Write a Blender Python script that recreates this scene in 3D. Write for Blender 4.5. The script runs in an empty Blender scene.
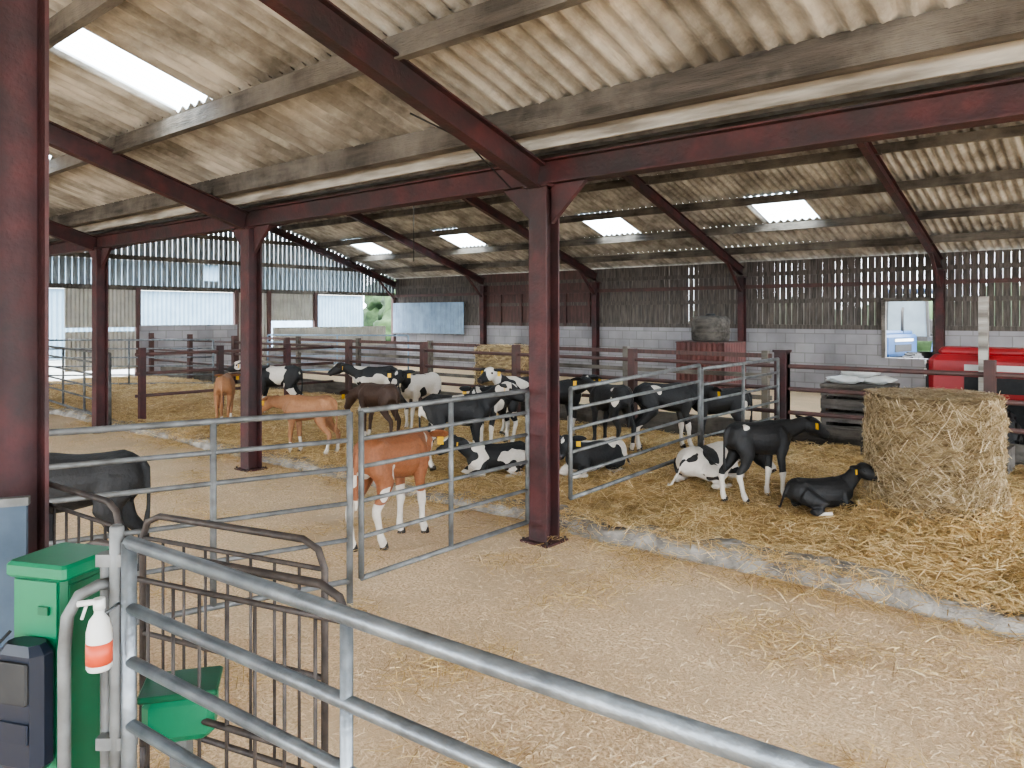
import bpy, bmesh, math, random
from mathutils import Vector, Matrix, noise
random.seed(7)
CA, SA = .7545, .6564
Z = Vector((0,0,1))
def W(X, Y, z=0.0):
    """surveyed metres (right, forward of the tripod) -> barn axes"""
    return Vector((CA*X-SA*Y, SA*X+CA*Y, z))
ANG = math.degrees(math.atan2(SA, CA))

# ------------------------------------------------------------ materials
def new_mat(name):
    m = bpy.data.materials.new(name); m.use_nodes = True
    nt = m.node_tree; nt.nodes.clear()
    o = nt.nodes.new('ShaderNodeOutputMaterial'); o.location = (600,0)
    return m, nt, o
def c4(c): return (c[0], c[1], c[2], 1)
def mat(name, c1, c2=None, scale=5, rough=.8, metal=0, bump=0, bscale=None, stretch=(1,1,1), lo=.35, hi=.65, detail=6, c3=None, s3=1.2, bd=.02):
    m, nt, o = new_mat(name)
    N = nt.nodes; L = nt.links
    b = N.new('ShaderNodeBsdfPrincipled'); L.new(b.outputs[0], o.inputs[0])
    b.inputs['Roughness'].default_value = rough
    b.inputs['Metallic'].default_value = metal
    if c2 is None: c2 = tuple(x*.8 for x in c1)
    tc = N.new('ShaderNodeTexCoord'); mp = N.new('ShaderNodeMapping')
    mp.inputs['Scale'].default_value = stretch
    L.new(tc.outputs['Object'], mp.inputs[0])
    n = N.new('ShaderNodeTexNoise'); n.inputs['Scale'].default_value = scale; n.inputs['Detail'].default_value = detail
    L.new(mp.outputs[0], n.inputs['Vector'])
    r = N.new('ShaderNodeValToRGB'); r.color_ramp.elements[0].position = lo; r.color_ramp.elements[1].position = hi
    r.color_ramp.elements[0].color = c4(c1); r.color_ramp.elements[1].color = c4(c2)
    L.new(n.outputs[0], r.inputs[0])
    col = r.outputs[0]
    if c3:
        n3 = N.new('ShaderNodeTexNoise'); n3.inputs['Scale'].default_value = s3; n3.inputs['Detail'].default_value = 6; n3.inputs['Roughness'].default_value = .65
        L.new(tc.outputs['Object'], n3.inputs['Vector'])
        r3 = N.new('ShaderNodeValToRGB'); r3.color_ramp.elements[0].position = .42; r3.color_ramp.elements[1].position = .66
        L.new(n3.outputs[0], r3.inputs[0])
        mx = N.new('ShaderNodeMixRGB'); L.new(r3.outputs[0], mx.inputs[0]); L.new(col, mx.inputs[1]); mx.inputs[2].default_value = c4(c3)
        col = mx.outputs[0]
    L.new(col, b.inputs['Base Color'])
    if bump:
        n2 = N.new('ShaderNodeTexNoise'); n2.inputs['Scale'].default_value = bscale or scale*4; n2.inputs['Detail'].default_value = 4
        L.new(mp.outputs[0], n2.inputs['Vector'])
        bp = N.new('ShaderNodeBump'); bp.inputs['Strength'].default_value = bump; bp.inputs['Distance'].default_value = bd
        L.new(n2.outputs[0], bp.inputs['Height']); L.new(bp.outputs[0], b.inputs['Normal'])
    return m

M = {}
M['red'] = mat('red_painted_steel', (.085,.024,.024), (.045,.017,.018), 6, .65, .05, .25, 30, c3=(.03,.021,.021), s3=2)
M['reddark'] = mat('dark_red_rail', (.09,.040,.035), (.06,.034,.03), 8, .6)
M['galv'] = mat('galvanised_steel', (.25,.275,.295), (.14,.155,.17), 14, .42, .7, .12, 60)
M['galvold'] = mat('dull_galvanised', (.20,.205,.205), (.11,.11,.105), 10, .6, .5)
M['rust'] = mat('rusty_steel', (.085,.07,.062), (.045,.038,.036), 20, .6, .5)
M['timber'] = mat('weathered_timber', (.10,.086,.073), (.038,.033,.029), 3, .9, 0, .6, 20, stretch=(.6,6,6), c3=(.20,.18,.155), s3=1.0)
M['pale'] = mat('pale_fascia', (.50,.47,.42), (.20,.18,.155), 2.5, .9, 0, .3, 12, stretch=(.6,5,5))
M['board'] = mat('dark_boards', (.13,.11,.095), (.06,.052,.047), 4, .9, 0, .3, 20, stretch=(6,6,.7))
M['boardgrey'] = mat('grey_boards', (.28,.32,.35), (.15,.175,.195), 4, .9, 0, .3, 20, stretch=(6,6,.7))
M['boardred'] = mat('red_brown_boards', (.12,.065,.058), (.07,.045,.042), 4, .85, 0, .2, 20, stretch=(6,6,.7))
M['roof'] = mat('fibre_cement_sheet', (.60,.57,.52), (.33,.305,.27), 2.6, .9, 0, .4, 30, stretch=(3,.7,1), c3=(.155,.14,.12), s3=1.3)
M['cream'] = mat('cream_sheet', (.42,.40,.35), (.32,.305,.27), 3, .6)
M['bluesheet'] = mat('blue_grey_sheet', (.27,.37,.49), (.20,.275,.37), 3, .6)
M['shed'] = mat('shed_blue_cladding', (.13,.20,.26), (.10,.16,.215), 1.5, .8)
M['partition'] = mat('blue_grey_partition', (.075,.10,.135), (.045,.065,.09), 5, 1.0)
M['concrete'] = mat('kerb_concrete', (.40,.37,.33), (.17,.155,.14), 7, .95, 0, .7, 30)
M['sawdust'] = mat('straw_sawdust_floor', (.87,.68,.46), (.50,.355,.215), 60, .95, 0, .5, 120, detail=9, c3=(.60,.455,.30), s3=1.6, lo=.38, hi=.64, bd=.012)
M['bed'] = mat('straw_bed', (.64,.45,.20), (.34,.21,.085), 14, .95, 0, 1.0, 50, detail=10, c3=(.44,.30,.135), s3=2.2)
M['balecore'] = mat('bale_core', (.36,.27,.15), (.15,.10,.05), 10, .95, 0, 1.0, 60, stretch=(1,1,3), detail=10)
M['green'] = mat('green_plastic', (.003,.095,.042), (.002,.065,.03), 4, .4)
M['greenlt'] = mat('green_panel', (.006,.15,.07), (.005,.125,.058), 4, .4)
M['navy'] = mat('navy_plastic', (.008,.013,.026), (.006,.010,.02), 4, .35)
M['white'] = mat('white_plastic', (.60,.60,.58), (.52,.52,.50), 4, .35)
M['orange'] = mat('orange_label', (.55,.08,.03), (.50,.07,.03), 4, .5)
M['black'] = mat('black_rubber', (.012,.012,.013), (.02,.02,.02), 20, .7)
M['redpaint'] = mat('red_machine_paint', (.34,.012,.016), (.26,.011,.013), 3, .4)
M['redold'] = mat('faded_red_sheet', (.15,.055,.05), (.09,.038,.035), 3, .7)
M['bluepaint'] = mat('blue_machine_paint', (.03,.07,.16), (.02,.05,.12), 3, .4)
M['yellow'] = mat('yellow_tag', (.75,.45,.02), (.7,.4,.02), 3, .5)
M['hoof'] = mat('hoof', (.05,.04,.035), (.03,.025,.02), 10, .6)
M['eye'] = mat('eye', (.006,.005,.005), (.006,.005,.005), 10, .1)
M['muz'] = mat('muzzle', (.05,.035,.035), (.03,.022,.022), 30, .45)
M['pinkmuz'] = mat('pink_muzzle', (.42,.24,.2), (.35,.2,.17), 30, .45)
M['leaf'] = mat('foliage', (.035,.07,.025), (.015,.035,.012), 3, .9, 0, .5)
M['ground'] = mat('yard_ground', (.26,.26,.255), (.18,.185,.175), 1, .95)
M['glass'] = mat('dark_glass', (.10,.13,.15), (.08,.1,.12), 2, .08)
M['blaze'] = mat('white_hair', (.62,.59,.55), (.52,.49,.45), 60, .7)

def strand_mat(name, cols):
    m, nt, o = new_mat(name); N = nt.nodes; L = nt.links
    b = N.new('ShaderNodeBsdfPrincipled'); L.new(b.outputs[0], o.inputs[0]); b.inputs['Roughness'].default_value = .7
    g = N.new('ShaderNodeNewGeometry'); r = N.new('ShaderNodeValToRGB')
    r.color_ramp.elements[0].color = c4(cols[0]); r.color_ramp.elements[1].color = c4(cols[-1])
    for i, c in enumerate(cols[1:-1]):
        e = r.color_ramp.elements.new((i+1)/(len(cols)-1)); e.color = c4(c)
    L.new(g.outputs['Random Per Island'], r.inputs[0]); L.new(r.outputs[0], b.inputs['Base Color'])
    return m
M['straw'] = strand_mat('straw_strands', [(.28,.17,.07),(.62,.43,.18),(.76,.56,.29),(.86,.70,.43)])
M['strawf'] = strand_mat('straw_litter', [(.44,.30,.17),(.74,.56,.36),(.88,.73,.52)])
M['strawb'] = strand_mat('bale_strands', [(.18,.13,.065),(.40,.30,.165),(.56,.44,.28),(.66,.55,.39)])

def block_mat():
    m, nt, o = new_mat('concrete_block_wall'); N = nt.nodes; L = nt.links
    b = N.new('ShaderNodeBsdfPrincipled'); L.new(b.outputs[0], o.inputs[0]); b.inputs['Roughness'].default_value = .95
    tc = N.new('ShaderNodeTexCoord'); s = N.new('ShaderNodeSeparateXYZ'); L.new(tc.outputs['Object'], s.inputs[0])
    a = N.new('ShaderNodeMath'); a.operation = 'ADD'; L.new(s.outputs[0], a.inputs[0]); L.new(s.outputs[1], a.inputs[1])
    cb = N.new('ShaderNodeCombineXYZ'); L.new(a.outputs[0], cb.inputs[0]); L.new(s.outputs[2], cb.inputs[1])
    br = N.new('ShaderNodeTexBrick'); L.new(cb.outputs[0], br.inputs['Vector'])
    br.inputs['Scale'].default_value = 1; br.inputs['Brick Width'].default_value = .45; br.inputs['Row Height'].default_value = .225
    br.inputs['Mortar Size'].default_value = .010
    br.inputs['Color1'].default_value = (.46,.44,.46,1); br.inputs['Color2'].default_value = (.36,.345,.37,1); br.inputs['Mortar'].default_value = (.29,.28,.28,1)
    n = N.new('ShaderNodeTexNoise'); n.inputs['Scale'].default_value = 1.5; n.inputs['Detail'].default_value = 6; L.new(tc.outputs['Object'], n.inputs['Vector'])
    mx = N.new('ShaderNodeMixRGB'); mx.blend_type = 'MULTIPLY'; mx.inputs[0].default_value = .7
    L.new(br.outputs[0], mx.inputs[1]); L.new(n.outputs[0], mx.inputs[2]); L.new(mx.outputs[0], b.inputs['Base Color'])
    return m
M['block'] = block_mat()
def sky_mat():
    m, nt, o = new_mat('translucent_rooflight'); N = nt.nodes; L = nt.links
    t = N.new('ShaderNodeBsdfTransparent'); t.inputs[0].default_value = (.85,.95,1,1)
    d = N.new('ShaderNodeBsdfTranslucent'); d.inputs[0].default_value = (.9,.95,1,1)
    mx = N.new('ShaderNodeMixShader'); mx.inputs[0].default_value = .35
    L.new(t.outputs[0], mx.inputs[1]); L.new(d.outputs[0], mx.inputs[2]); L.new(mx.outputs[0], o.inputs[0])
    return m
M['rooflight'] = sky_mat()

# ------------------------------------------------------------ mesh builder
class B:
    def __init__(s): s.bm = bmesh.new(); s.mats = []
    def mi(s, m):
        if m not in s.mats: s.mats.append(m)
        return s.mats.index(m)
    def face(s, vs, m, smooth=False):
        try: f = s.bm.faces.new(vs)
        except ValueError: return
        f.material_index = s.mi(m); f.smooth = smooth
    def prof(s, p, q, poly, m, up=Z):
        p = Vector(p); q = Vector(q); d = (q-p).normalized()
        if abs(d.dot(up)) > .99: up = Vector((0,1,0))
        sd = d.cross(up).normalized(); u = sd.cross(d)
        a = [s.bm.verts.new(p+sd*x+u*y) for x, y in poly]
        b = [s.bm.verts.new(q+sd*x+u*y) for x, y in poly]
        n = len(poly)
        for i in range(n): s.face([a[i], a[(i+1)%n], b[(i+1)%n], b[i]], m)
        s.face(a[::-1], m); s.face(b, m)
    def bar(s, p, q, w, h, m, up=Z):
        s.prof(p, q, [(-w/2,-h/2),(w/2,-h/2),(w/2,h/2),(-w/2,h/2)], m, up)
    def ibeam(s, p, q, w, h, m, up=Z, t=.014):
        a = w/2; b = h/2
        s.prof(p, q, [(-a,-b),(a,-b),(a,-b+t),(t/2,-b+t),(t/2,b-t),(a,b-t),(a,b),(-a,b),(-a,b-t),(-t/2,b-t),(-t/2,-b+t),(-a,-b+t)], m, up)
    def box(s, c, size, m, rz=0, bev=0):
        c = Vector(c); r = Matrix.Rotation(rz, 3, 'Z'); x, y, z = [k/2 for k in size]
        if bev:
            k = bev
            poly = [(-x+k,-y),(x-k,-y),(x,-y+k),(x,y-k),(x-k,y),(-x+k,y),(-x,y-k),(-x,-y+k)]
        else: poly = [(-x,-y),(x,-y),(x,y),(-x,y)]
        lv = []
        levels = [(-z,1),(z,1)] if not bev else [(-z,None),(-z+bev,1),(z-bev,1),(z,None)]
        for zz, full in levels:
            sc = 1 if full else max(0.01, 1-bev/max(x,y)*.9)
            lv.append([s.bm.verts.new(c+r@Vector((px*sc,py*sc,zz))) for px, py in poly])
        n = len(poly)
        for j in range(len(lv)-1):
            for i in range(n): s.face([lv[j][i], lv[j][(i+1)%n], lv[j+1][(i+1)%n], lv[j+1][i]], m)
        s.face(lv[0][::-1], m); s.face(lv[-1], m)
    def tube(s, pts, r, m, seg=10, ref=None, cap=True):
        pts = [Vector(p) for p in pts]; n = len(pts); rings = []
        for i, p in enumerate(pts):
            t = (pts[min(i+1,n-1)]-pts[max(i-1,0)]).normalized()
            rf = ref or (Vector((0,1,0)) if abs(t.y) < .9 else Vector((1,0,0)))
            lat = (rf-t*rf.dot(t)).normalized(); nr = t.cross(lat)
            rr = r if not isinstance(r, list) else r[i]
            a, b = rr if isinstance(rr, tuple) else (rr, rr)
            rings.append([s.bm.verts.new(p+lat*a*math.cos(2*math.pi*k/seg)+nr*b*math.sin(2*math.pi*k/seg)) for k in range(seg)])
        for j in range(n-1):
            for k in range(seg): s.face([rings[j][k], rings[j][(k+1)%seg], rings[j+1][(k+1)%seg], rings[j+1][k]], m, True)
        if cap:
            s.face(rings[0][::-1], m); s.face(rings[-1], m)
    def ball(s, c, r, m, sc=(1,1,1), sub=2, nz=0, R=None):
        res = bmesh.ops.create_icosphere(s.bm, subdivisions=sub, radius=1)
        for v in res['verts']:
            co = v.co.copy()
            k = 1+nz*noise.noise(co*2+Vector(c))
            co = Vector((co.x*r*sc[0]*k, co.y*r*sc[1]*k, co.z*r*sc[2]*k))
            if R: co = R@co
            v.co = co+Vector(c)
        i = s.mi(m)
        for v in res['verts']:
            for f in v.link_faces: f.material_index = i; f.smooth = True
    def corr(s, o, u, lu, v, lv, m, amp=.018, pitch=.15, seg=6):
        o = Vector(o); u = Vector(u).normalized(); v = Vector(v).normalized(); nrm = u.cross(v)
        n = max(2, int(lu/pitch*seg)); prev = None
        for i in range(n+1):
            a = lu*i/n; w = nrm*amp*math.sin(2*math.pi*a/pitch)
            cur = (s.bm.verts.new(o+u*a+w), s.bm.verts.new(o+u*a+w+v*lv))
            if prev: s.face([prev[0], cur[0], cur[1], prev[1]], m, True)
            prev = cur
    def done(s, name, parent=None, fixn=True):
        if fixn: bmesh.ops.recalc_face_normals(s.bm, faces=s.bm.faces)
        me = bpy.data.meshes.new(name); s.bm.to_mesh(me); s.bm.free()
        for m in s.mats: me.materials.append(m)
        ob = bpy.data.objects.new(name, me); bpy.context.collection.objects.link(ob)
        if parent: ob.parent = parent
        return ob
def empty(name, loc=(0,0,0), rz=0, sc=1):
    e = bpy.data.objects.new(name, None); e.location = loc; e.rotation_euler = (0,0,rz); e.scale = (sc,)*3
    e.empty_display_size = .2
    bpy.context.collection.objects.link(e); return e

# ------------------------------------------------------------ layout
ROW = 4.68; WALL = 17.8; END = -21.0; RIGHT = 7.0
RIDGE2 = 11.24; SL = .32; ZV = 3.1
FR = [-3.74-4.28*k for k in range(-2,5)]
def roofz(y):
    if y >= ROW: return ZV+SL*(y-ROW) if y < RIDGE2 else ZV+SL*(RIDGE2-ROW)-SL*(y-RIDGE2)
    return ZV+SL*(ROW-y) if y > -1.9 else ZV+SL*(ROW+1.9)-SL*(-1.9-y)
def sstep(a, b, x):
    t = max(0, min(1, (x-a)/(b-a))); return t*t*(3-2*t)
def bedz(x, y):
    n = noise.noise(Vector((x*.9,y*.9,3)))*.07+noise.noise(Vector((x*3,y*3,7)))*.035
    k = .75+.25*sstep(-5,-3.2,x)
    return (.10+.14*sstep(5.2,6.8,y))*k+n*sstep(5.1,5.5,y)

b = B(); b.face([b.bm.verts.new(v) for v in ((END,-9,0),(RIGHT+2,-9,0),(RIGHT+2,WALL,0),(END,WALL,0))], M['sawdust']); b.done('floor')
b = B(); b.face([b.bm.verts.new(v) for v in ((-90,-70,-.04),(70,-70,-.04),(70,90,-.04),(-90,90,-.04))], M['ground']); b.done('yard_ground')

b = B(); xs = [END+.15+i*.09 for i in range(int((RIGHT-END)/.09))]; ys = [5.12+j*.09 for j in range(46)]
g = [[b.bm.verts.new((x, y, bedz(x,y)+noise.noise(Vector((x*9,y*9,1)))*.022)) for y in ys] for x in xs]
for i in range(len(xs)-1):
    for j in range(len(ys)-1): b.face([g[i][j], g[i+1][j], g[i+1][j+1], g[i][j+1]], M['bed'], True)
b.done('straw_bed')

b = B(); prev = None; x = END+.1
while x < RIGHT:
    n1 = noise.noise(Vector((x*.8,0,0))); n2 = noise.noise(Vector((x*3.1,5,0))); n3 = noise.noise(Vector((x*9,2,0)))
    yf = 5.02+n1*.12+n2*.06+n3*.016; zt = .125+n1*.05+n2*.05+n3*.016
    if x < -4: zt *= .72
    cur = [b.bm.verts.new(v) for v in ((x,yf-.04,-.01),(x,yf-.01+n3*.02,zt*.6),(x,yf+.02,zt),(x,yf+.16,zt+.01),(x,yf+.2,-.01))]
    if prev:
        for k in range(4): b.face([prev[k], cur[k], cur[k+1], prev[k+1]], M['concrete'], True)
    prev = cur; x += .06
b.done('concrete_kerb')

skyl = [(-6.75,-6.12,2.05,3.2),(-10.4,-9.75,2.05,3.2),(-6.6,-5.55,14.55,15.8),(-10.75,-9.7,14.55,15.8),(-15.7,-14.65,14.55,15.8),(-19.8,-18.75,14.55,15.8),
        (1.0,1.7,-.25,.9),(-2.3,-1.6,-5.2,-3.9),(-8.3,-7.5,-5.2,-3.9),(3,3.8,-5.2,-3.9),(3,4,7.5,8.8),(-5,-4,7.5,8.8),(-9.5,-8.5,7.5,8.8),(-14,-13,7.5,8.8),(-18,-17,7.5,8.8),(-1,0,14.55,15.8)]
def roof(b, bounds):
    pitch = .15; seg = 6; n = int((RIGHT+.5-END)/pitch*seg)
    for r in range(len(bounds)-1):
        ya, yb = bounds[r], bounds[r+1]
        lowy = ya if roofz(ya) < roofz(yb) else yb; highy = yb if lowy == ya else ya
        sg = 1 if lowy > highy else -1; ext = .12*sg
        if lowy in (4.62, 4.74): ext = 0
        prev = None
        for i in range(n+1):
            x = END-.2+i*pitch/seg; w = .026*math.sin(2*math.pi*i/seg+.3)
            zl = roofz(lowy)-SL*abs(ext)+.014+w; zh = roofz(highy)+w-.002
            cur = (b.bm.verts.new((x,lowy+ext,zl)), b.bm.verts.new((x,highy,zh)))
            if prev:
                m = M['roof']
                for s in skyl:
                    if s[0] < x < s[1] and abs((ya+yb)/2-(s[2]+s[3])/2) < .4: m = M['rooflight']
                b.face([prev[0], cur[0], cur[1], prev[1]], m, True)
            prev = cur
P1 = [4.35,3.2,2.05,.9,-.25,-1.4]
b = B()
roof(b, [4.62,3.2,2.05,.9,-.25,-1.9])
roof(b, [-1.9,-2.6,-3.9,-5.2,-6.5,-8.5])
roof(b, [4.74,6.2,7.5,8.8,10.1,RIDGE2])
roof(b, [RIDGE2,11.95,13.25,14.55,15.8,16.9,18.0])
for yr in (-1.9,RIDGE2):
    zr = roofz(yr)+.03
    b.prof((END-.2,yr,zr),(RIGHT+.5,yr,zr),[(-.25,-.08),(0,.01),(.25,-.08),(.25,-.06),(0,.03),(-.25,-.06)],M['roof'])
b.done('ceiling', fixn=False)

for y in P1[1:]+[-2.6,-3.9,-5.2,-6.5,-8.2, 6.2,7.5,8.8,10.1,11.95,13.25,14.55,15.8,16.9]:
    b = B(); segs = [END+.12]+FR[::-1][1:]+[RIGHT+.4]
    for i in range(len(segs)-1):
        j = random.uniform(-.02,.0)
        b.bar((segs[i]-(.08 if i else 0),y,roofz(y)-.115+j),(segs[i+1]+.1,y+random.uniform(-.02,.02),roofz(y)-.115+j),.075,.15,M['timber'])
    b.done('timber_purlin')
b = B(); b.bar((END+.1,4.26,ZV+.05),(RIGHT,4.26,ZV+.05),.12,.19,M['timber']); b.done('timber_purlin')
b = B(); b.bar((END+.1,4.46,ZV-.03),(RIGHT,4.46,ZV-.03),.03,.16,M['pale']); b.bar((END+.1,4.55,ZV-.02),(RIGHT,4.55,ZV-.02),.16,.03,M['pale']); b.done('fascia_board')
b = B(); b.bar((END+.1,4.95,ZV-.0),(RIGHT,4.95,ZV-.0),.09,.15,M['timber']); b.done('timber_purlin')
b = B(); b.prof((END,ROW,ZV-.04),(RIGHT,ROW,ZV-.04),[(-.05,.1),(-.045,-.05),(.045,-.05),(.05,.1),(.04,.1),(.035,-.04),(-.035,-.04),(-.04,.1)],M['galvold']); b.done('valley_gutter')

b = B(); b.ibeam((END+.12,ROW,2.86),(RIGHT,ROW,2.86),.15,.19,M['red'])
for x in FR: b.bar((x-.12,ROW-.02,2.86),(x-.112,ROW-.02,2.86),.14,.17,M['red'])
b.done('eaves_beam')
def post(x, y, zt, w=.17, brace=True):
    b = B(); b.ibeam((x,y,0),(x,y,zt),w,w,M['red'],up=Vector((0,1,0)),t=.016)
    b.box((x,y,.008),(w+.1,w+.1,.016),M['red']); b.box((x,y,zt-.01),(w+.06,w+.06,.02),M['red'])
    for s in (-1,1):
        for t in (-1,1): b.tube([(x+s*(w/2+.03),y+t*(w/2+.03),.016),(x+s*(w/2+.03),y+t*(w/2+.03),.035)],.01,M['rust'],6)
    if brace:
        for sx in (-1,1):
            vs = [(x+sx*w/2,y,zt-.30),(x+sx*(w/2+.32),y,zt),(x+sx*w/2,y,zt)]
            f1 = [b.bm.verts.new(Vector(v)+Vector((0,-.02,0))) for v in vs]; f2 = [b.bm.verts.new(Vector(v)+Vector((0,.02,0))) for v in vs]
            b.face(f1,M['red']); b.face(f2[::-1],M['red'])
            for i in range(3): b.face([f1[i],f1[(i+1)%3],f2[(i+1)%3],f2[i]],M['red'])
    b.done('steel_post')
for x in FR:
    if x > END+1: post(x, ROW, 2.76)
post(FR[2], 1.08, roofz(1.08)-.42, .2, False); post(FR[0]+.3, -8.3, 3.0, .17, False); post(FR[3], -8.3, 3.0, .17, False); post(FR[4],1.08, roofz(1.08)-.42,.2,False)
for x in FR:
    if x > END+1: post(x, WALL-.12, 2.7, .15, False)
def rafter(x, y0, y1, h=.2):
    b = B()
    b.ibeam((x,y0,roofz(y0)-.20-h/2),(x,y1,roofz(y1)-.20-h/2),.11,h,M['red'],t=.013)
    return b
for x in FR:
    if x < END+1: x = END+.2
    rafter(x, 4.60, -1.9).done('steel_rafter')
    rafter(x, -1.9, -8.5).done('steel_rafter')
    rafter(x, 4.77, RIDGE2).done('steel_rafter')
    b = rafter(x, RIDGE2, WALL-.1)
    b.bar((x,WALL-.2,2.35),(x,WALL-.9,roofz(WALL-.9)-.38),.06,.05,M['red'])
    b.done('steel_rafter')

# ------------------------------------------------------------ walls
OX0, OX1 = -4.85, -3.86
b = B()
for x0,x1,z0,z1 in ((END,OX0,0,1.45),(OX1,RIGHT,0,1.45),(OX0,OX1,0,.85)):
    b.box(((x0+x1)/2,WALL+.1,(z0+z1)/2),(x1-x0,.2,z1-z0),M['block'])
x = END
while x < RIGHT:
    z0 = 1.45; z1 = 3.06
    if OX0-.05 < x < OX1-.05: z0 = 2.08
    mm = M['boardred'] if -16.8 < x < -12.5 else M['board']
    gp = .004 if mm is M['boardred'] else random.choice((.006,.010,.016))
    b.box((x+.06,WALL+.06,(z0+z1)/2),(.14-gp,.025,z1-z0),mm); x += .14
for z in (1.5,2.1,2.75):
    if z==2.1:
        b.bar((END,WALL+.02,z),(OX0,WALL+.02,z),.05,.1,M['board']); b.bar((OX1,WALL+.02,z),(RIGHT,WALL+.02,z),.05,.1,M['board'])
    elif z<2: b.bar((END,WALL+.02,z),(OX0,WALL+.02,z),.05,.1,M['board']); b.bar((OX1,WALL+.02,z),(RIGHT,WALL+.02,z),.05,.1,M['board'])
    else: b.bar((END,WALL+.02,z),(RIGHT,WALL+.02,z),.05,.1,M['board'])
b.bar((END,WALL-.06,2.45),(RIGHT,WALL-.06,2.45),.05,.09,M['reddark'])
for x in [-16.8+.84*i for i in range(6)]: b.bar((x,WALL+.0,1.45),(x,WALL+.0,2.42),.08,.06,M['reddark'])
b.bar((OX0,WALL,.85),(OX0,WALL,2.1),.08,.08,M['timber']); b.bar((OX1,WALL,.85),(OX1,WALL,2.1),.08,.08,M['timber'])
b.bar((OX0,WALL,2.1),(OX1,WALL,2.1),.08,.08,M['timber'])
b.done('wall_back')
b = B(); b.corr((END+.1,WALL-.14,1.15),(1,0,0),3.5,(0,0,1),1.05,M['bluesheet'],.02,.12); b.bar((END+.1,WALL-.14,1.15),(END+3.6,WALL-.14,1.15),.04,.04,M['galvold']); b.done('corrugated_panel')
b = B()
y = -8.4
while y < WALL:
    z1 = roofz(y)-.05; z0 = 2.45
    if not (10.75 < y < 11.2):
        b.box((END-.03,y+.06,(z0+z1)/2),(.025,.122,z1-z0),M['boardgrey'])
    else:
        b.box((END-.03,y+.06,(3.2+z1)/2),(.025,.122,z1-3.2),M['boardgrey']); b.box((END-.03,y+.06,2.6),(.025,.122,.3),M['boardgrey'])
    y += .15
for z in (2.5,3.3): b.bar((END,-8.4,z),(END,WALL,z),.06,.12,M['timber'])
b.bar((END,7.2,4.0),(END,15.2,4.0),.06,.12,M['timber'])
b.corr((END,-8.4,0),(0,1,0),14.9,(0,0,1),2.45,M['cream'],.02,.1)
b.corr((END,7.15,1.45),(0,1,0),1.75,(0,0,1),1.0,M['cream'],.02,.1)
b.corr((END+.03,7.15,.35),(0,1,0),1.75,(0,0,1),1.0,M['cream'],.02,.1)
b.box((END,10.35,.75),(.2,2.8,1.5),M['block'])
b.corr((END,11.75,0),(0,1,0),1.05,(0,0,1),2.45,M['cream'],.02,.1)
b.corr((END,12.85,1.6),(0,1,0),1.6,(0,0,1),.85,M['cream'],.02,.1)
b.box((END,15.3,.4),(.2,5,.8),M['block'])
b.corr((END+.13,12.9,.75),(0,1,0),4.4,(0,0,1),.65,M['cream'],.02,.1)
for y in (4.68,6.6,8.93,11.75,12.82,14.5,WALL-.05): b.bar((END+.02,y,0),(END+.02,y,2.5),.12,.12,M['boardred'])
b.done('wall_left')

# ------------------------------------------------------------ outside
b = B(); b.corr((-34,2,0),(0,1,0),24.6,(0,0,1),4.2,M['shed'],.03,.2); b.face([b.bm.verts.new(v) for v in ((-33.7,1.8,4.1),(-33.7,26.8,4.1),(-39,26.8,5.8),(-39,1.8,5.8))],M['galvold'])
for yy in (2,26.6): b.face([b.bm.verts.new(v) for v in ((-34,yy,0),(-44,yy,0),(-44,yy,4.2),(-39,yy,5.8),(-34,yy,4.2))],M['shed'])
b.box((-33.9,9,1.5),(.1,3,3),M['bluesheet']); b.box((-33.9,22,1.2),(.1,2.4,2.4),M['bluesheet'])
b.bar((-33.9,2,2.9),(-33.9,26.5,2.9),.06,.12,M['white']); b.done('neighbouring_shed')
b = B()
for i in range(26): b.ball((-13+i*.5,26.5+random.uniform(-.3,.3),1.0+random.uniform(-.2,.4)),1.15,M['leaf'],sub=3,nz=.6)
b.done('hedge')
for px, py, s in ((-34,30,2.4),(-38,33,3.0),(-31,35,2.6)):
    b = B(); b.tube([(px,py,-.1),(px+.1,py,1.4),(px,py+.1,2.5)],[.25,.18,.14],M['timber'])
    for k in range(9): b.ball((px+random.uniform(-1,1)*s*.5,py+random.uniform(-1,1)*s*.5,1.0+random.uniform(0,1)*s*.8),s*.42,M['leaf'],sub=3,nz=.6)
    b.done('tree')

# ------------------------------------------------------------ gates & fences
def gate(name, p, q, zs, stiles, r=.021, m=None, legs=()):
    m = m or M['galv']; b = B(); p = Vector(p); q = Vector(q); d = q-p
    for i, z in enumerate(zs):
        rr = r if i in (0, len(zs)-1) else r*.8
        b.tube([p+Z*z, q+Z*z], rr, m, ref=Z)
    for t in stiles:
        o = p+d*t; b.tube([o+Z*zs[-1], o+Z*(zs[0])], r, m, 10)
    for t in legs:
        o = p+d*t; b.tube([o, o+Z*zs[0]], r*1.1, m, 10)
    return b.done(name)
Z6 = [1.17,1.0,.83,.62,.40,.15]
gate('metal_gate', W(-2.45,3.72), W(-.98,4.65), Z6, (0,.55,1), .018, M['galvold'], legs=(1,))
gate('metal_gate', W(-.92,4.70), W(.12,5.98), Z6, (0,.48,1), .018, M['galvold'])
gate('metal_gate', (-3.62,4.86,.04), (-3.62,7.0,.12), [1.14,.98,.82,.64,.46,.28], (0,1), .018, m=M['galvold'])
gate('metal_gate', (-3.62,7.05,.12), (-3.62,8.98,.14), [1.1,.94,.78,.60,.42,.28], (0,.5,1), .018, m=M['galvold'])
gate('metal_gate', (FR[5],5.3,0), (FR[4]-.15,4.88,0), [1.17,1.0,.8,.6,.4,.15], (0,.33,.66,1), m=M['galvold'], legs=(0,1))
b = B()
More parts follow.
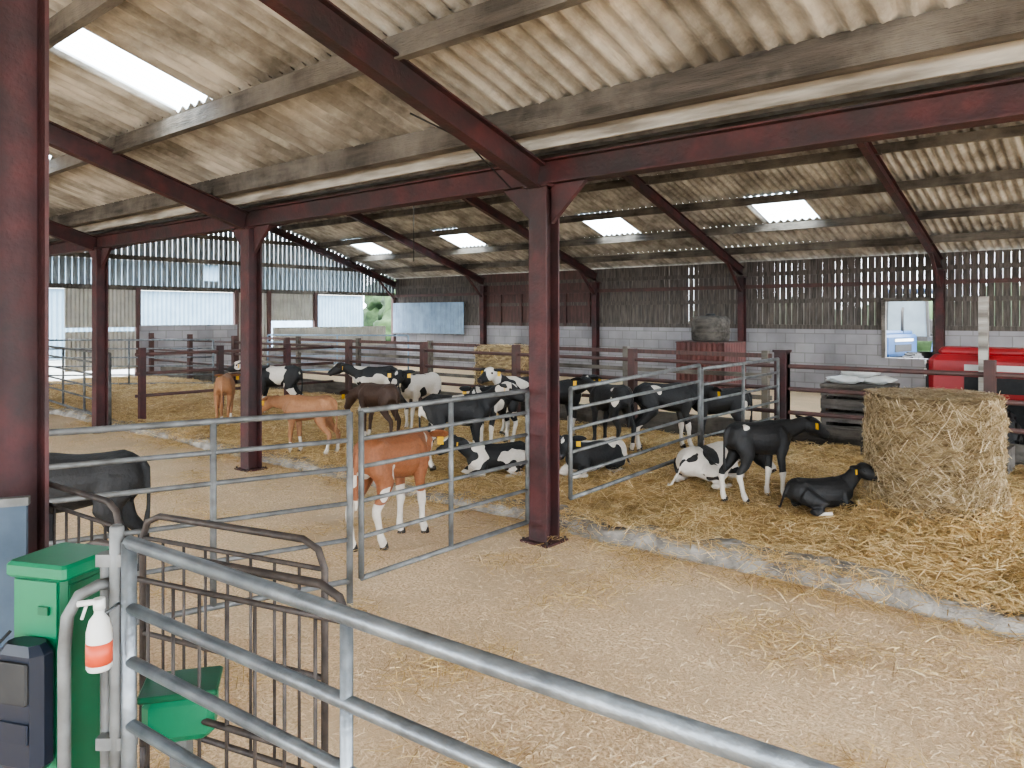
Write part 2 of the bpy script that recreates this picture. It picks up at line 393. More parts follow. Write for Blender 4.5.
for z in (1.15,.85,.5): b.tube([(-12.3,5.2,z),(-12.3,8.9,z)],.025,M['reddark'],ref=Z)
for y in (5.3,6.6,7.9): b.bar((-12.3,y,0),(-12.3,y,1.25),.09,.09,M['red'])
b.done('rail_fence')
b = B(); x = -20.6
while x < RIGHT:
    b.bar((x,9.12,0),(x,9.12,1.3),.1,.1,M['reddark']); x += 2.125
for z in (1.15,.88,.6): b.tube([(END+.3,9.12,z),(RIGHT,9.12,z)],.026,M['reddark'],ref=Z)
b.box((-3.62,9.1,.66),(.14,.14,1.32),M['red']); b.box((-3.62,9.1,1.33),(.17,.17,.03),M['red'])
b.box((-6.9,9.3,.22),(27,.06,.44),M['timber'])
b.done('feed_fence')
b = B(); x = -20.6
while x < -4:
    b.bar((x,11.9,0),(x,11.9,1.2),.1,.1,M['timber']); x += 2.6
for z in (1.12,.8,.45): b.bar((END+.3,11.9,z),(-4.9,11.9,z),.04,.07,M['boardred'] if z>1 else M['timber'])
b.done('rail_fence')
gate('metal_gate',(-20,12.2,0),(-16.5,14.5,0),[1.2,1.0,.8,.6,.4,.2],(0,.5,1),m=M['bluesheet'],legs=(0,1))
gate('metal_gate',(-19.5,6.2,0),(-16.9,8.9,0),[1.2,1.0,.8,.6,.4,.2],(0,.5,1),m=M['galv'],legs=(0,1))

# foreground gate
p = W(-.94,1.89); q = W(.50,.835); d = q-p
b = B()
for z, r in ((1.195,.0165),(1.035,.0145),(.905,.0145),(.75,.0145),(.54,.0145),(.28,.0165)):
    b.tube([p+Z*z, q+Z*z], r, M['galv'], 16, ref=Z)
for t in (0,.44,1.0):
    o = p+d*t; b.tube([o+Z*.26, o+Z*1.195], .0125 if t else .018, M['galv'], 12)
b.done('metal_gate')
b = B()
for X, Y, zt, r in ((-.975,1.90,1.235,.017),(-1.015,1.93,1.16,.016)):
    b.tube([W(X,Y,0), W(X,Y,zt-.006), W(X,Y,zt)],[r,r,r*.7],M['galvold'],14)
for z in (1.15,.7,.3): b.box(W(-.975,1.90,z),(.09,.03,.03),M['galvold'],math.radians(ANG))
b.done('gate_post')
def hurdle(p, q, zt, zb, n, m):
    b = B(); p = Vector(p); q = Vector(q); d = (q-p); L = d.length; u = d/L
    k = .09
    arc = [p+Z*zb, p+Z*(zt-k), p+u*k*.3+Z*(zt-k*.3), p+u*k+Z*zt, q-u*k+Z*zt, q-u*k*.3+Z*(zt-k*.3), q+Z*(zt-k), q+Z*zb]
    side = Vector((-u.y,u.x,0))
    b.tube(arc,.0125,m,10,ref=side)
    b.tube([p+Z*(zt-.09), q+Z*(zt-.09)],.009,m,8,ref=Z); b.tube([p+Z*(zb+.1), q+Z*(zb+.1)],.011,m,8,ref=Z)
    b.tube([p+Z*.55, q+Z*.55],.010,m,8,ref=Z)
    for i in range(1,n):
        o = p+d*(i/n); b.tube([o+Z*(zb+.1), o+Z*(zt-.09)],.006,m,6)
    for o in (p,q): b.tube([o, o+Z*zb],.0125,m,8)
    b.done('barred_hurdle')
hurdle(W(-1.42,2.52),W(-.44,2.06),1.02,.12,10,M['rust'])
hurdle(W(-1.40,2.92),W(-.62,2.55),1.0,.12,8,M['rust'])
hurdle(W(-2.15,3.45),W(-1.52,2.98),1.02,.12,7,M['rust'])

# ------------------------------------------------------------ green feeder controller
e = empty('calf_feeder_machine', W(-1.165,2.0,0), math.radians(ANG))
def part(b, name): return b.done(name, e)
RF = Matrix.Rotation(math.radians(-15),3,'Z'); rf = math.radians(-15)
def F(x,y,z): return RF@Vector((x,y,z))
b = B(); b.box((0,0,.78),(.165,.16,.66),M['green'],rf,.012); part(b,'cabinet')
b = B(); b.box((0,0,1.113),(.185,.18,.04),M['greenlt'],rf,.008); part(b,'lid')
b = B(); b.box(F(0,-.083,.84),(.13,.006,.50),M['greenlt'],rf); b.box(F(.03,-.088,1.02),(.03,.01,.02),M['green'],rf); b.box(F(.084,.0,.8),(.004,.13,.56),M['green'],rf); part(b,'door_panel')
b = B(); b.box(F(.01,-.12,.80),(.135,.07,.31),M['navy'],rf,.022); b.box(F(.01,-.158,.87),(.09,.012,.10),M['black'],rf,.004); b.box(F(.01,-.158,.75),(.09,.008,.05),M['navy'],rf,.003); part(b,'control_box')
b = B(); b.tube([F(-.05,-.11,.66),F(-.07,-.14,.72),F(-.085,-.15,.82),F(-.075,-.14,.93),F(-.05,-.11,.97)],.004,M['black'],8); part(b,'cable')
b = B(); b.tube([(.18,-.08,1.085),(.15,-.11,1.09),(.12,-.14,1.075),(.10,-.155,1.03),(.095,-.16,.95),(.095,-.16,.5),(.095,-.16,0)],.0145,M['galvold'],12,ref=Vector((0,1,0))); part(b,'bent_pipe')
b = B(); b.box((0,0,.225),(.1,.1,.45),M['galvold'],.6); part(b,'pedestal')
b = B(); c = W(-.965,1.80,.045)
b.tube([c+Z*.88,c+Z*.885,c+Z*.97,c+Z*.995,c+Z*1.01,c+Z*1.02],[.025,.028,.028,.022,.011,.011],M['white'],18)
b.tube([c+Z*.895,c+Z*.945],.0286,M['orange'],18)
b.tube([c+Z*1.02,c+Z*1.045],.013,M['white'],12)
b.tube([c+Z*1.04+W(.012,0),c+Z*1.035+W(-.045,-.01)],.007,M['white'],8,ref=Z)
b.tube([c+Z*1.03+W(-.025,-.01),c+Z*1.0+W(-.035,-.01)],.004,M['white'],6)
b.tube([c+Z*1.0+W(0,.02),c+Z*1.0+W(.0,.09)],.004,M['galv'],6,ref=Z)
b.done('spray_bottle')
b = B(); b.box(W(-2.02,2.75,.53),(.5,.03,1.06),M['partition'],math.radians(ANG+20)); b.bar(W(-2.25,2.65,1.07),W(-1.78,2.84,1.07),.035,.03,M['galvold']); b.done('partition_board')
b = B(); c = W(-1.0,2.33,.0); b.box(c+Z*.56,(.2,.15,.13),M['greenlt'],math.radians(ANG+15),.02); b.box(c+Z*.635,(.22,.17,.02),M['green'],math.radians(ANG+15),.005); b.box(c+Z*.25,(.05,.05,.5),M['galvold'],math.radians(ANG)); b.done('feed_bowl')

# ------------------------------------------------------------ straw
def strands(name, pts, L, w, m, tilt=.25):
    vs = []; fs = []
    for p, t in pts:
        l = random.uniform(L*.4, L)
        if t is None:
            a = random.uniform(0, math.tau); t = Vector((math.cos(a), math.sin(a), random.uniform(-tilt, tilt)))
        sd = t.cross(Vector((random.uniform(-.5,.5), random.uniform(-.5,.5), 1))).normalized()*w/2
        bend = Z*random.uniform(-.1,.12)*l
        k = len(vs)
        a0 = p-t*l/2; a1 = p+bend; a2 = p+t*l/2
        vs += [a0-sd, a0+sd, a1-sd, a1+sd, a2-sd, a2+sd]
        fs += [(k,k+1,k+3,k+2),(k+2,k+3,k+5,k+4)]
    me = bpy.data.meshes.new(name); me.from_pydata(vs, [], fs); me.materials.append(m)
    ob = bpy.data.objects.new(name, me); bpy.context.collection.objects.link(ob); return ob
pts = []
while len(pts) < 85000:
    x = random.uniform(-20, 2.5); y = random.uniform(5.0, 9.1)
    dist = math.hypot(x, y)
    if random.random() > min(1, (7/dist)**1.6): continue
    if -SA*x+CA*y < 1: continue
    if noise.noise(Vector((x*1.3,y*1.3,9))) < random.uniform(-.9,.15): continue
    pts.append((Vector((x,y,bedz(x,y)+random.uniform(.0,.04))), None))
strands('loose_straw', pts, .20, .0055, M['straw'], .3)
pts = []
while len(pts) < 60000:
    Y = random.uniform(1.2, 11); X = random.uniform(-.75,.75)*Y
    v = W(X,Y)
    if v.y > 5.0 or random.random() > min(1,(3.5/Y)): continue
    if noise.noise(Vector((v.x*.8,v.y*.8,2))) < random.uniform(-.8,.45): continue
    pts.append((Vector((v.x,v.y,random.uniform(.002,.014))), None))
strands('straw_litter', pts, .055, .0035, M['strawf'], .15)
pts = []
while len(pts) < 8000:
    Y = random.uniform(1.6, 12); X = random.uniform(-.75,.75)*Y; v = W(X,Y)
    if v.y > 4.95: continue
    if noise.noise(Vector((v.x*1.6,v.y*1.6,12)))+.35*sstep(3.2,5,v.y) < random.uniform(.12,.7): continue
    pts.append((Vector((v.x,v.y,random.uniform(.004,.025))), None))
strands('straw_litter', pts, .15, .004, M['straw'], .12)
pts = []
for _ in range(14000):
    x = random.uniform(-14,1.5); y = 5.0+random.gauss(0,.16)
    if noise.noise(Vector((x*1.4,0,4))) < random.uniform(-.5,.35): continue
    pts.append((Vector((x,y,.14 if y > 5 else .02+max(0,y-4.9)*1.0)),None))
strands('straw_spill', pts, .2, .005, M['straw'], .3)

def bale(name, c, r, h, n, m1, m2):
    e = empty(name, c)
    b = B(); rows = 18; seg = 56; rg = []
    def rad(a, z, base): return base+noise.noise(Vector((math.cos(a)*4,math.sin(a)*4,z*9)))*.05+noise.noise(Vector((math.cos(a)*1.5,math.sin(a)*1.5,z*2+5)))*.05
    for j in range(rows+1):
        t = j/rows; z = h*t
        prof = r*(1+.05*math.sin(t*math.pi)+.09*sstep(.25,0,t)-.07*sstep(.93,1,t))
        rg.append([b.bm.verts.new((math.cos(k*math.tau/seg)*rad(k*math.tau/seg,z,prof), math.sin(k*math.tau/seg)*rad(k*math.tau/seg,z,prof), z+.03*noise.noise(Vector((math.cos(k*math.tau/seg)*2,math.sin(k*math.tau/seg)*2,z))))) for k in range(seg)])
    for j in range(rows):
        for k in range(seg): b.face([rg[j][k], rg[j][(k+1)%seg], rg[j+1][(k+1)%seg], rg[j+1][k]], m1, True)
    prev = rg[-1]
    for q in (.75,.5,.25,.05):
        cur = [b.bm.verts.new((v.co.x*q,v.co.y*q,h+.02+noise.noise(Vector((v.co.x*q*6,v.co.y*q*6,1)))*.03)) for v in rg[-1]]
        for k in range(seg): b.face([prev[k],prev[(k+1)%seg],cur[(k+1)%seg],cur[k]],m1,True)
        prev = cur
    b.face(prev, m1); b.face(rg[0][::-1], m1)
    b.done('core', e)
    pts = []
    for _ in range(n):
        a = random.uniform(0,math.tau); t = random.random(); z = h*t
        if random.random() < .16:
            rr = r*math.sqrt(random.random()); aa = random.uniform(0,math.tau)
            pts.append((Vector((math.cos(a)*rr,math.sin(a)*rr,h+.03)), Vector((math.cos(aa),math.sin(aa),random.uniform(-.1,.2))))); continue
        rr = rad(a,z,r*(1+.05*math.sin(t*math.pi)+.09*sstep(.25,0,t)))+.015
        tan = Vector((-math.sin(a),math.cos(a),0)); out = Vector((math.cos(a),math.sin(a),0))
        dr = tan*random.uniform(.2,1)*random.choice((-1,1))+Z*random.uniform(-.9,.5)+out*random.uniform(-.15,.3)
        pts.append((out*rr+Z*z, dr.normalized()))
    o = strands('strands', pts, .15, .0045, m2); o.parent = e
    return e
c = W(3.27,5.98); bale('straw_bale', (c.x,c.y,bedz(c.x,c.y)-.04), .455, .89, 13000, M['balecore'], M['strawb'])
pts = []
for _ in range(6500):
    a = random.uniform(0,math.tau); rr = .45+abs(random.gauss(0,.25)); x = c.x+math.cos(a)*rr; y = c.y+math.sin(a)*rr
    pts.append((Vector((x,y,bedz(x,y)+max(0,.16-(rr-.45)*.4)*random.random())),None))
strands('loose_straw', pts, .22, .0055, M['straw'], .5)
c2 = W(-.15,14.2); bale('straw_bale',(c2.x,c2.y,0),.5,1.18,1500,M['balecore'],M['straw'])

# ------------------------------------------------------------ calves
def coat(name, dark, light, th, seed, legz):
    m, nt, o = new_mat(name); N = nt.nodes; L = nt.links
    b = N.new('ShaderNodeBsdfPrincipled'); L.new(b.outputs[0], o.inputs[0]); b.inputs['Roughness'].default_value = .6
    tc = N.new('ShaderNodeTexCoord'); mp = N.new('ShaderNodeMapping'); mp.inputs['Location'].default_value = (seed*1.7,seed*.6,seed)
    L.new(tc.outputs['Object'], mp.inputs[0])
    n = N.new('ShaderNodeTexNoise'); n.inputs['Scale'].default_value = 3.2; n.inputs['Detail'].default_value = 1.5; L.new(mp.outputs[0], n.inputs['Vector'])
    gt = N.new('ShaderNodeMath'); gt.operation = 'GREATER_THAN'; gt.inputs[1].default_value = th; L.new(n.outputs[0], gt.inputs[0])
    s = N.new('ShaderNodeSeparateXYZ'); L.new(tc.outputs['Object'], s.inputs[0])
    ad = N.new('ShaderNodeMath'); ad.operation = 'MULTIPLY_ADD'; ad.inputs[1].default_value = .25; L.new(n.outputs[0], ad.inputs[0]); L.new(s.outputs[2], ad.inputs[2])
    lt = N.new('ShaderNodeMath'); lt.operation = 'LESS_THAN'; lt.inputs[1].default_value = legz+.125; L.new(ad.outputs[0], lt.inputs[0])
    mxx = N.new('ShaderNodeMath'); mxx.operation = 'MAXIMUM'; L.new(gt.outputs[0], mxx.inputs[0]); L.new(lt.outputs[0], mxx.inputs[1])
    n2 = N.new('ShaderNodeTexNoise'); n2.inputs['Scale'].default_value = 45; n2.inputs['Detail'].default_value = 6; n2.inputs['Roughness'].default_value = .7; L.new(tc.outputs['Object'], n2.inputs['Vector'])
    dm = N.new('ShaderNodeMixRGB'); dm.inputs[1].default_value = c4(tuple(x*1.35 for x in dark)); dm.inputs[2].default_value = c4(tuple(x*.45 for x in dark)); L.new(n2.outputs[0], dm.inputs[0])
    lm = N.new('ShaderNodeMixRGB'); lm.inputs[1].default_value = c4(light); lm.inputs[2].default_value = c4((light[0]*.68,light[1]*.62,light[2]*.54)); L.new(n2.outputs[0], lm.inputs[0])
    mx = N.new('ShaderNodeMixRGB'); L.new(mxx.outputs[0], mx.inputs[0]); L.new(dm.outputs[0], mx.inputs[1]); L.new(lm.outputs[0], mx.inputs[2])
    L.new(mx.outputs[0], b.inputs['Base Color'])
    bp = N.new('ShaderNodeBump'); bp.inputs['Strength'].default_value = .6; bp.inputs['Distance'].default_value = .012; L.new(n2.outputs[0], bp.inputs['Height']); L.new(bp.outputs[0], b.inputs['Normal'])
    return m
def plain(name, c): return mat(name, c, tuple(x*.7 for x in c), 40, .7)
BLK = (.0085,.008,.0085); WHT = (.68,.64,.59); BRN = (.27,.10,.042); TAN = (.32,.15,.07); DBR = (.065,.034,.022)
earm = {BLK:plain('ear_black',BLK), BRN:plain('ear_brown',BRN), TAN:plain('ear_tan',TAN), DBR:plain('ear_dark_brown',DBR)}

def calf(X, Y, phi, sc=1.0, pose='stand', neck=35, nyaw=0, head=-30, hyaw=None, col=BLK, th=.6, seed=1, legz=.2, vox=.012, on='bed', stride=None, zoff=0, blaze=None):
    w = W(X,Y); z = bedz(w.x,w.y)-.005 if on == 'bed' else 0
    e = empty('calf', (w.x,w.y,z+zoff), math.radians(phi+ANG), sc)
    cm = coat('calf_coat', col, WHT, th, seed, legz)
    if hyaw is None: hyaw = nyaw
    rnd = random.Random(seed*13+5)
    q = .86 if pose == 'stand' else .92       # short-coupled young calf
    b = B(); DZ = 0 if pose == 'stand' else -.405
    def V(t): return Vector((t[0]*q, t[1], t[2]))
    trunk = [(-.435,.675,.045,.055),(-.415,.67,.085,.10),(-.36,.66,.118,.135),(-.27,.655,.128,.14),(-.17,.645,.128,.142),(-.05,.628,.140,.155),(.06,.618,.146,.168),(.15,.615,.138,.175),(.23,.62,.125,.175),(.30,.64,.110,.158),(.36,.66,.09,.125),(.39,.68,.06,.08)]
    wf = 1 if pose == 'stand' else 1.2
    b.tube([V((x,0,zz+DZ)) for x,zz,_,_ in trunk], [(a*wf,c) for _,_,a,c in trunk], cm, 18, ref=Vector((0,1,0)))
    b.tube([V((.28,0,.755+DZ)),V((.18,0,.765+DZ)),V((.0,0,.748+DZ)),V((-.18,0,.758+DZ)),V((-.30,0,.77+DZ)),V((-.40,0,.735+DZ))],[.03,.036,.035,.035,.038,.03],cm,10)
    for s in (-1,1):
        b.tube([V((-.20,s*.08,.735+DZ)),V((-.27,s*.085,.745+DZ)),V((-.37,s*.062,.715+DZ))],[.022,.034,.032],cm,10)
        b.tube([V((.21,s*.06,.73+DZ)),V((.25,s*.10,.64+DZ)),V((.30,s*.095,.55+DZ))],[(.03,.05),(.040,.070),(.042,.058)],cm,12,ref=Vector((0,1,0)))
    nb = V((.30,0,.685+DZ)); th_, ps = math.radians(neck), math.radians(nyaw)
    nd = Vector((math.cos(th_)*math.cos(ps), math.cos(th_)*math.sin(ps), math.sin(th_)))
    poll = nb+Vector((.03,0,0))+nd*.275
    latn = Vector((-math.sin(ps),math.cos(ps),0))
    mid = nb.lerp(poll,.5)+Vector((.01,0,-.01))
    b.tube([nb-Vector((.07,0,.02)), nb+Vector((.03,0,.0))+nd*.04, mid, poll-nd*.04, poll+nd*.01],[(.088,.13),(.072,.112),(.054,.090),(.052,.080),(.048,.06)],cm,14,ref=latn)
    hp, hy = math.radians(head), math.radians(hyaw)
    hd = Vector((math.cos(hp)*math.cos(hy), math.cos(hp)*math.sin(hy), math.sin(hp))); lat = Vector((-math.sin(hy),math.cos(hy),0)); up = hd.cross(lat)
    H0 = poll-hd*.03+up*.01; K = 1.14
    hr = [(0,.042,.045,0),(.03,.064,.068,0),(.075,.074,.080,-.004),(.12,.068,.076,-.010),(.165,.050,.060,-.014),(.21,.044,.047,-.016),(.245,.047,.044,-.017),(.265,.036,.032,-.018)]
    b.tube([H0+hd*t*K+up*u*K for t,_,_,u in hr],[(a*K,c*K) for _,a,c,_ in hr],cm,16,ref=lat)
    b.tube([H0+hd*.06*K-up*.055*K, H0+hd*.15*K-up*.052*K, H0+hd*.24*K-up*.043*K],[.036,.027,.02],cm,10,ref=lat)
    feet = []
    if pose == 'stand':
        st = stride or [rnd.uniform(-.09,.09) for _ in range(4)]
        for i, s in enumerate((-1,1)):
            f = st[i]
            pp = [V((.25,s*.085,.64)),V((.26,s*.095,.52)),V((.235+f*.1,s*.09,.43)),V((.258+f*.5,s*.08,.31)),V((.262+f*.55,s*.08,.265)),V((.260+f*.7,s*.078,.215)),V((.258+f*.8,s*.077,.13)),V((.262+f*.92,s*.077,.085)),V((.28+f,s*.077,.045)),V((.285+f,s*.077,.02))]
            b.tube(pp,[(.052,.082),(.048,.066),(.037,.047),(.031,.035),(.034,.037),(.024,.026),(.022,.024),(.028,.030),(.028,.031),(.029,.033)],cm,12,ref=Vector((0,1,0)))
            feet.append(((.287+f)*q,s*.077))
            g = st[2+i]
            pp = [V((-.28,s*.07,.66)),V((-.27,s*.088,.56)),V((-.235,s*.098,.47)),V((-.30+g*.4,s*.092,.37)),V((-.385+g*.6,s*.086,.30)),V((-.388+g*.65,s*.084,.26)),V((-.372+g*.8,s*.082,.19)),V((-.360+g*.85,s*.082,.13)),V((-.352+g*.95,s*.082,.085)),V((-.33+g,s*.082,.045)),V((-.325+g,s*.082,.02))]
            b.tube(pp,[(.065,.108),(.062,.104),(.054,.082),(.037,.050),(.029,.038),(.029,.035),(.023,.027),(.022,.025),(.028,.030),(.028,.031),(.029,.033)],cm,12,ref=Vector((0,1,0)))
            feet.append(((-.323+g)*q,s*.082))
        tl = [V((-.42,0,.74)),V((-.455,0,.70)),V((-.468,.005,.58)),V((-.465,.01,.45)),V((-.45,.015,.35)),V((-.445,.015,.30))]
    else:
        for s in (-1,1):
            pp = [V((.24,s*.09,.22)),V((.26,s*.13,.12)),V((.40,s*.13,.06)),V((.45,s*.12,.045)),V((.40,s*.10,.035)),V((.28,s*.10,.03)),V((.22,s*.10,.03))]
            b.tube(pp,[.07,.055,.036,.034,.03,.023,.027],cm,12,ref=Vector((0,1,0)))
            pp = [V((-.28,s*.09,.22)),V((-.2,s*.16,.16)),V((-.05,s*.20,.10)),V((-.14,s*.215,.06)),V((-.26,s*.22,.045)),V((-.2,s*.24,.035)),V((-.06,s*.245,.03)),V((-.0,s*.24,.03))]
            b.tube(pp,[.11,.09,.06,.045,.034,.028,.023,.027],cm,12,ref=Vector((0,0,1)))
        tl = [V((-.42,0,.32)),V((-.46,.02,.24)),V((-.48,.06,.12)),V((-.47,.12,.04)),V((-.45,.17,.03))]
    b.tube(tl,[.022,.018,.015,.015,.022,.013][:len(tl)],cm,8)
    body = b.done('body', e)
    md = body.modifiers.new('fuse','REMESH'); md.mode = 'VOXEL'; md.voxel_size = vox; md.use_smooth_shade = True
    ms = body.modifiers.new('soften','SMOOTH'); ms.iterations = 4; ms.factor = .5
    b = B(); bt = B()
    for s in (-1,1):
        r0 = H0+hd*.04+lat*s*.055+up*.035; od = (lat*s-hd*.2-Z*.08).normalized()
        eu = od.cross(hd).normalized()
        b.tube([r0, r0+od*.035, r0+od*.075, r0+od*.12, r0+od*.155, r0+od*.17],[(.016,.018),(.012,.038),(.010,.050),(.009,.044),(.006,.022),(.003,.006)],earm[col],12,ref=eu)
        tc_ = r0+od*.09+hd*.012-Z*.012
        bt.bar(tc_+hd*.008, tc_+hd*.008-Z*.06+hd*.004, .05,.004,M['yellow'],up=hd)
    b.done('ears', e); bt.done('ear_tags', e)
    b = B()
    for s in (-1,1): b.ball(H0+hd*.112+lat*s*.070+up*.018,.0165,M['eye'],sub=2)
    b.done('eyes', e)
    Rm = Matrix((hd,lat,up)).transposed()
    if blaze if blaze is not None else (col == BLK and seed % 2 == 0):
        b = B(); b.ball(H0+hd*.10*K+up*.060*K,.03,M['blaze'],(1.9,.8,.5),2,.3,Rm); b.done('blaze', e)
    b = B(); mm = M['muz'] if col in (BLK,DBR) else M['pinkmuz']
    b.ball(H0+hd*.252*K-up*.018,.035,mm,(.75,1.25,1.05),2,0,Rm)
    for s in (-1,1): b.ball(H0+hd*(.252*K+.024)+lat*s*.018-up*.008,.007,M['eye'],sub=1)
    b.done('muzzle', e)
    if feet:
        b = B()
        for fx, fy in feet: b.tube([Vector((fx+.006,fy,.0)),Vector((fx,fy,.045))],[(.031,.036),(.027,.030)],M['hoof'],12,ref=Vector((0,1,0)))
        b.done('hooves', e)
    return e

calf(-.93,6.0, 60, 1.06, neck=-2, nyaw=28, head=-50, col=BRN, th=.64, seed=3, legz=.36, vox=.010, on='floor', stride=[.05,-.06,.09,-.07])
calf(-2.80,4.95, 188, 1.1, neck=10, head=-35, col=BLK, th=.74, seed=2, legz=.05, vox=.011, on='floor')
calf(-2.45,9.3, 168, .90, neck=5, head=-35, col=TAN, th=.72, seed=4, legz=.18)
calf(-1.72,9.9, 140, .92, neck=-15, head=-55, col=DBR, th=.7, seed=5, legz=.1)
calf(-3.75,12.3, 180, 1.0, neck=25, head=-20, col=BLK, th=.56, seed=6, legz=.3, vox=.015)
calf(-1.28,10.8, 235, .98, neck=30, nyaw=20, head=-30, col=BLK, th=.53, seed=7, legz=.3, vox=.014, blaze=True)
calf(-.60,8.35, 12, 1.0, neck=38, nyaw=-15, head=-25, col=BLK, th=.60, seed=8, legz=.28)
calf(-.18,9.3, 235, .95, neck=15, nyaw=20, head=-40, col=BLK, th=.6, seed=9, legz=.3, blaze=True)
calf(.14,10.3, 200, .98, neck=40, nyaw=30, head=-20, col=BLK, th=.53, seed=10, legz=.25, vox=.014)
calf(.84,7.75, 215, .90, pose='lie', neck=35, nyaw=30, head=-30, col=BLK, th=.55, seed=11, legz=.08, blaze=True)
calf(1.15,9.0, 118, .95, neck=20, head=-35, col=BLK, th=.75, seed=12, legz=.1)
calf(1.78,8.9, 8, .97, neck=0, nyaw=10, head=-45, col=BLK, th=.68, seed=13, legz=.30)
calf(2.45,9.1, 172, .92, neck=10, head=-40, col=BLK, th=.66, seed=14, legz=.12)
calf(1.80,7.05, 42, .95, pose='lie', neck=5, nyaw=-60, head=-35, hyaw=-100, col=BLK, th=.52, seed=15, legz=.1)
calf(2.08,6.5, 20, .84, neck=15, nyaw=-12, head=-30, col=BLK, th=.66, seed=16, legz=.28, vox=.011, stride=[.02,-.08,.08,-.08])
calf(2.42,6.05, 10, .68, pose='lie', neck=52, nyaw=-55, head=-15, col=BLK, th=.74, seed=17, legz=.01, vox=.011)
calf(-4.4,11.8, 105, .95, neck=5, head=-30, col=TAN, th=.75, seed=18, legz=.1, vox=.015)
calf(-.14,8.0, 200, .85, pose='lie', neck=35, head=-25, col=BLK, th=.56, seed=20, legz=.08)
calf(-2.2,12.4, 200, .95, neck=25, head=-25, col=BLK, th=.54, seed=22, legz=.3, vox=.015)
calf(.62,10.1, 30, .95, neck=20, head=-30, col=BLK, th=.58, seed=23, legz=.25, vox=.015)

# ------------------------------------------------------------ machinery
def tractor(loc, rz, paint, sc=1.0):
    e = empty('tractor', loc, rz, sc); D = M['black']
    def wheel(x, y, r, w):
        b = B(); pr = [(w*.5,r*.55),(w*.5,r*.9),(w*.38,r),(-w*.38,r),(-w*.5,r*.9),(-w*.5,r*.55)]
        b.tube([(x,y+a,r) for a,_ in pr],[q for _,q in pr],D,36,ref=Z)
        n = 22
        for k in range(n):
            a = k*math.tau/n
            for s in (-1,1):
                o = Vector((x+math.cos(a)*r*.99,y+s*w*.22,r+math.sin(a)*r*.99)); t = Vector((-math.sin(a)*.5,s*1,math.cos(a)*.5)).normalized()
                b.bar(o-t*w*.22,o+t*w*.22,.05,.05,D,up=Vector((math.cos(a),0,math.sin(a))))
        b.tube([(x,y-w*.3,r),(x,y+w*.3,r)],r*.5,M['white'],24,ref=Z); b.tube([(x,y-w*.52,r),(x,y+w*.52,r)],r*.15,D,12,ref=Z)
        b.done('wheel', e)
    for s in (-1,1): wheel(-1.15,s*.75,.72,.38); wheel(1.05,s*.68,.44,.28)
    b = B(); b.box((.75,0,1.05),(1.7,.62,.55),paint,0,.07); b.box((.75,0,1.36),(1.5,.46,.1),paint,0,.04)
    b.box((1.61,0,1.0),(.03,.5,.42),D); b.box((1.63,0,1.22),(.02,.5,.05),M['white'])
    for s in (-1,1):
        b.box((1.63,s*.2,1.1),(.03,.12,.09),M['white']); b.box((.7,s*.32,1.18),(1.0,.012,.07),M['white']); b.box((.75,s*.318,.98),(.9,.012,.18),D)
    b.done('bonnet', e)
    b = B(); b.box((0,0,.62),(2.6,.4,.4),D,0,.03); b.box((1.05,0,.44),(.14,1.2,.14),D); b.box((-1.15,0,.72),(.2,1.3,.2),D); b.done('chassis', e)
    b = B()
    for s in (-1,1):
        arc = [(-1.15+math.cos(a)*.82, .72+math.sin(a)*.82) for a in [math.radians(k) for k in range(10,171,20)]]
        for (x0,z0),(x1,z1) in zip(arc,arc[1:]): b.bar((x0,s*.75,z0),(x1,s*.75,z1),.44,.03,paint)
    b.done('fenders', e)
    b = B()
    for x in (-1.55,-.15):
        for s in (-1,1): b.bar((x,s*.55,1.25),(x*.97,s*.5,2.4),.06,.06,D)
    b.box((-.85,0,2.45),(1.65,1.2,.12),paint,0,.04); b.box((-.85,0,1.2),(1.4,1.05,.12),D)
    b.box((-.16,0,1.75),(.01,1.0,1.1),M['glass']); b.box((-1.2,0,1.45),(.15,.45,.5),D,0,.04); b.box((-1.0,0,1.3),(.45,.45,.1),D,0,.03)
    b.done('cab', e)
    b = B(); b.tube([(.55,.2,1.35),(.55,.2,1.9),(.52,.2,2.0)],.035,D,10); b.done('exhaust', e)
    return e
tractor((-.72,10.45,0), math.radians(180), M['redpaint'], .98)
tractor((-5.5,22.0,-.04), math.radians(-100), M['bluepaint'], 1.0)

b = B(); c = W(5.33,8.7); b.bar((c.x,c.y,0),(c.x,c.y,1.97),.09,.09,M['pale']); b.done('timber_post')
e = empty('pallet_crate',(-3.0,10.0,0),.1); e.scale = (.7,.8,1)
b = B()
for i in range(5):
    for s in (-1,1): b.box((0,s*.42,.2+i*.16),(1.1,.02,.12),M['timber']); b.box((s*.54,0,.2+i*.16),(.02,.84,.12),M['timber'])
for sx in (-1,1):
    for sy in (-1,1): b.box((sx*.5,sy*.38,.46),(.08,.08,.92),M['timber'])
b.box((0,0,.9),(1.12,.88,.03),M['timber']); b.box((0,0,.1),(1.1,.84,.03),M['timber']); b.done('crate',e)
for k,(x,y,z,a) in enumerate(((-.14,-.08,.965,.2),(.17,.08,.965,-.2),(.02,0,1.05,.5))):
    b = B(); b.ball((0,0,0),.22,M['white'],(1,.62,.24),3,.4); o = b.done('feed_sack'); o.location = (-3.0+x,10.0+y,z); o.rotation_euler = (0,0,a)
b = B(); c = (-1.9,8.75,.22)
for s in (-1,1): b.box((c[0],c[1]+s*.17,c[2]+.14),(1.3,.03,.22),M['timber']); b.box((c[0]+s*.65,c[1],c[2]+.14),(.03,.37,.24),M['timber'])
b.box((c[0],c[1],c[2]+.04),(1.3,.34,.03),M['timber']); b.done('wooden_trough')
b = B()
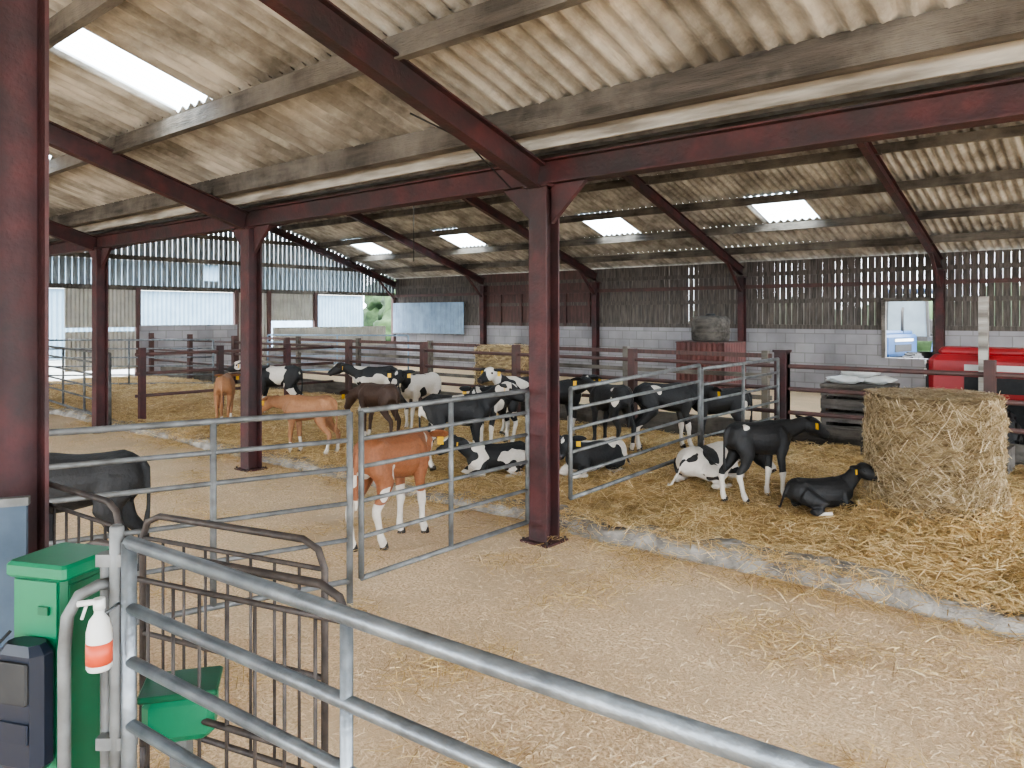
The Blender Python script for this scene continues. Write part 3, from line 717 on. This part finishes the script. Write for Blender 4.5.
for s in (-1,1): b.corr((-8.2,15.3+s*.5,0),(1,0,0),1.1,(0,0,1),1.2,M['redold'],.02,.12); b.corr((-7.65+s*.55,14.8,0),(0,1,0),1.0,(0,0,1),1.2,M['redold'],.02,.12)
b.box((-7.65,15.3,1.19),(1.12,1.02,.03),M['reddark']); b.done('red_feed_bin')
b = B(); b.tube([(-7.65,15.3,1.21),(-7.65,15.3,1.25),(-7.65,15.3,1.65),(-7.65,15.3,1.74),(-7.65,15.3,1.76)],[.36,.4,.4,.34,.12],M['timber'],28); b.tube([(-7.65,15.3,1.4),(-7.65,15.3,1.43)],.41,M['timber'],28); b.tube([(-7.65,15.3,1.74),(-7.65,15.3,1.8)],.1,M['black'],16); b.done('round_tank')

b = B(); b.tube([(-3.85,3.4,roofz(3.4)-.42),(-3.84,3.9,3.0),(-3.84,4.4,2.72)],.006,M['black'],6)
b.tube([(-9.5,5.2,2.95),(-9.52,5.2,2.6),(-9.6,5.22,2.45)],.006,M['black'],6); b.tube([(-10.1,9,roofz(9)-.2),(-10.1,9,2.7)],.008,M['black'],6); b.done('hanging_cable')

# ------------------------------------------------------------ light & camera
w = bpy.data.worlds.new('World'); bpy.context.scene.world = w; w.use_nodes = True
bg = w.node_tree.nodes['Background']; bg.inputs[0].default_value = (.86,.93,1.0,1); bg.inputs[1].default_value = 15.0
sl = bpy.data.lights.new('Sun','SUN'); sl.energy = 20; sl.angle = math.radians(40); sl.color = (1,.92,.80)
so = bpy.data.objects.new('Sun', sl); bpy.context.collection.objects.link(so); so.rotation_euler = (math.radians(55),0,math.radians(25))
try: bpy.context.scene.view_settings.look = 'AgX - Medium High Contrast'
except Exception: pass
cam = bpy.data.cameras.new('Camera'); cam.sensor_width = 36; cam.lens = 27.07; cam.shift_y = -68/1024; cam.clip_start = .05; cam.clip_end = 300
co = bpy.data.objects.new('Camera', cam); bpy.context.collection.objects.link(co)
co.location = (0,0,1.75); co.rotation_euler = (math.radians(90),0,math.radians(ANG))
bpy.context.scene.camera = co
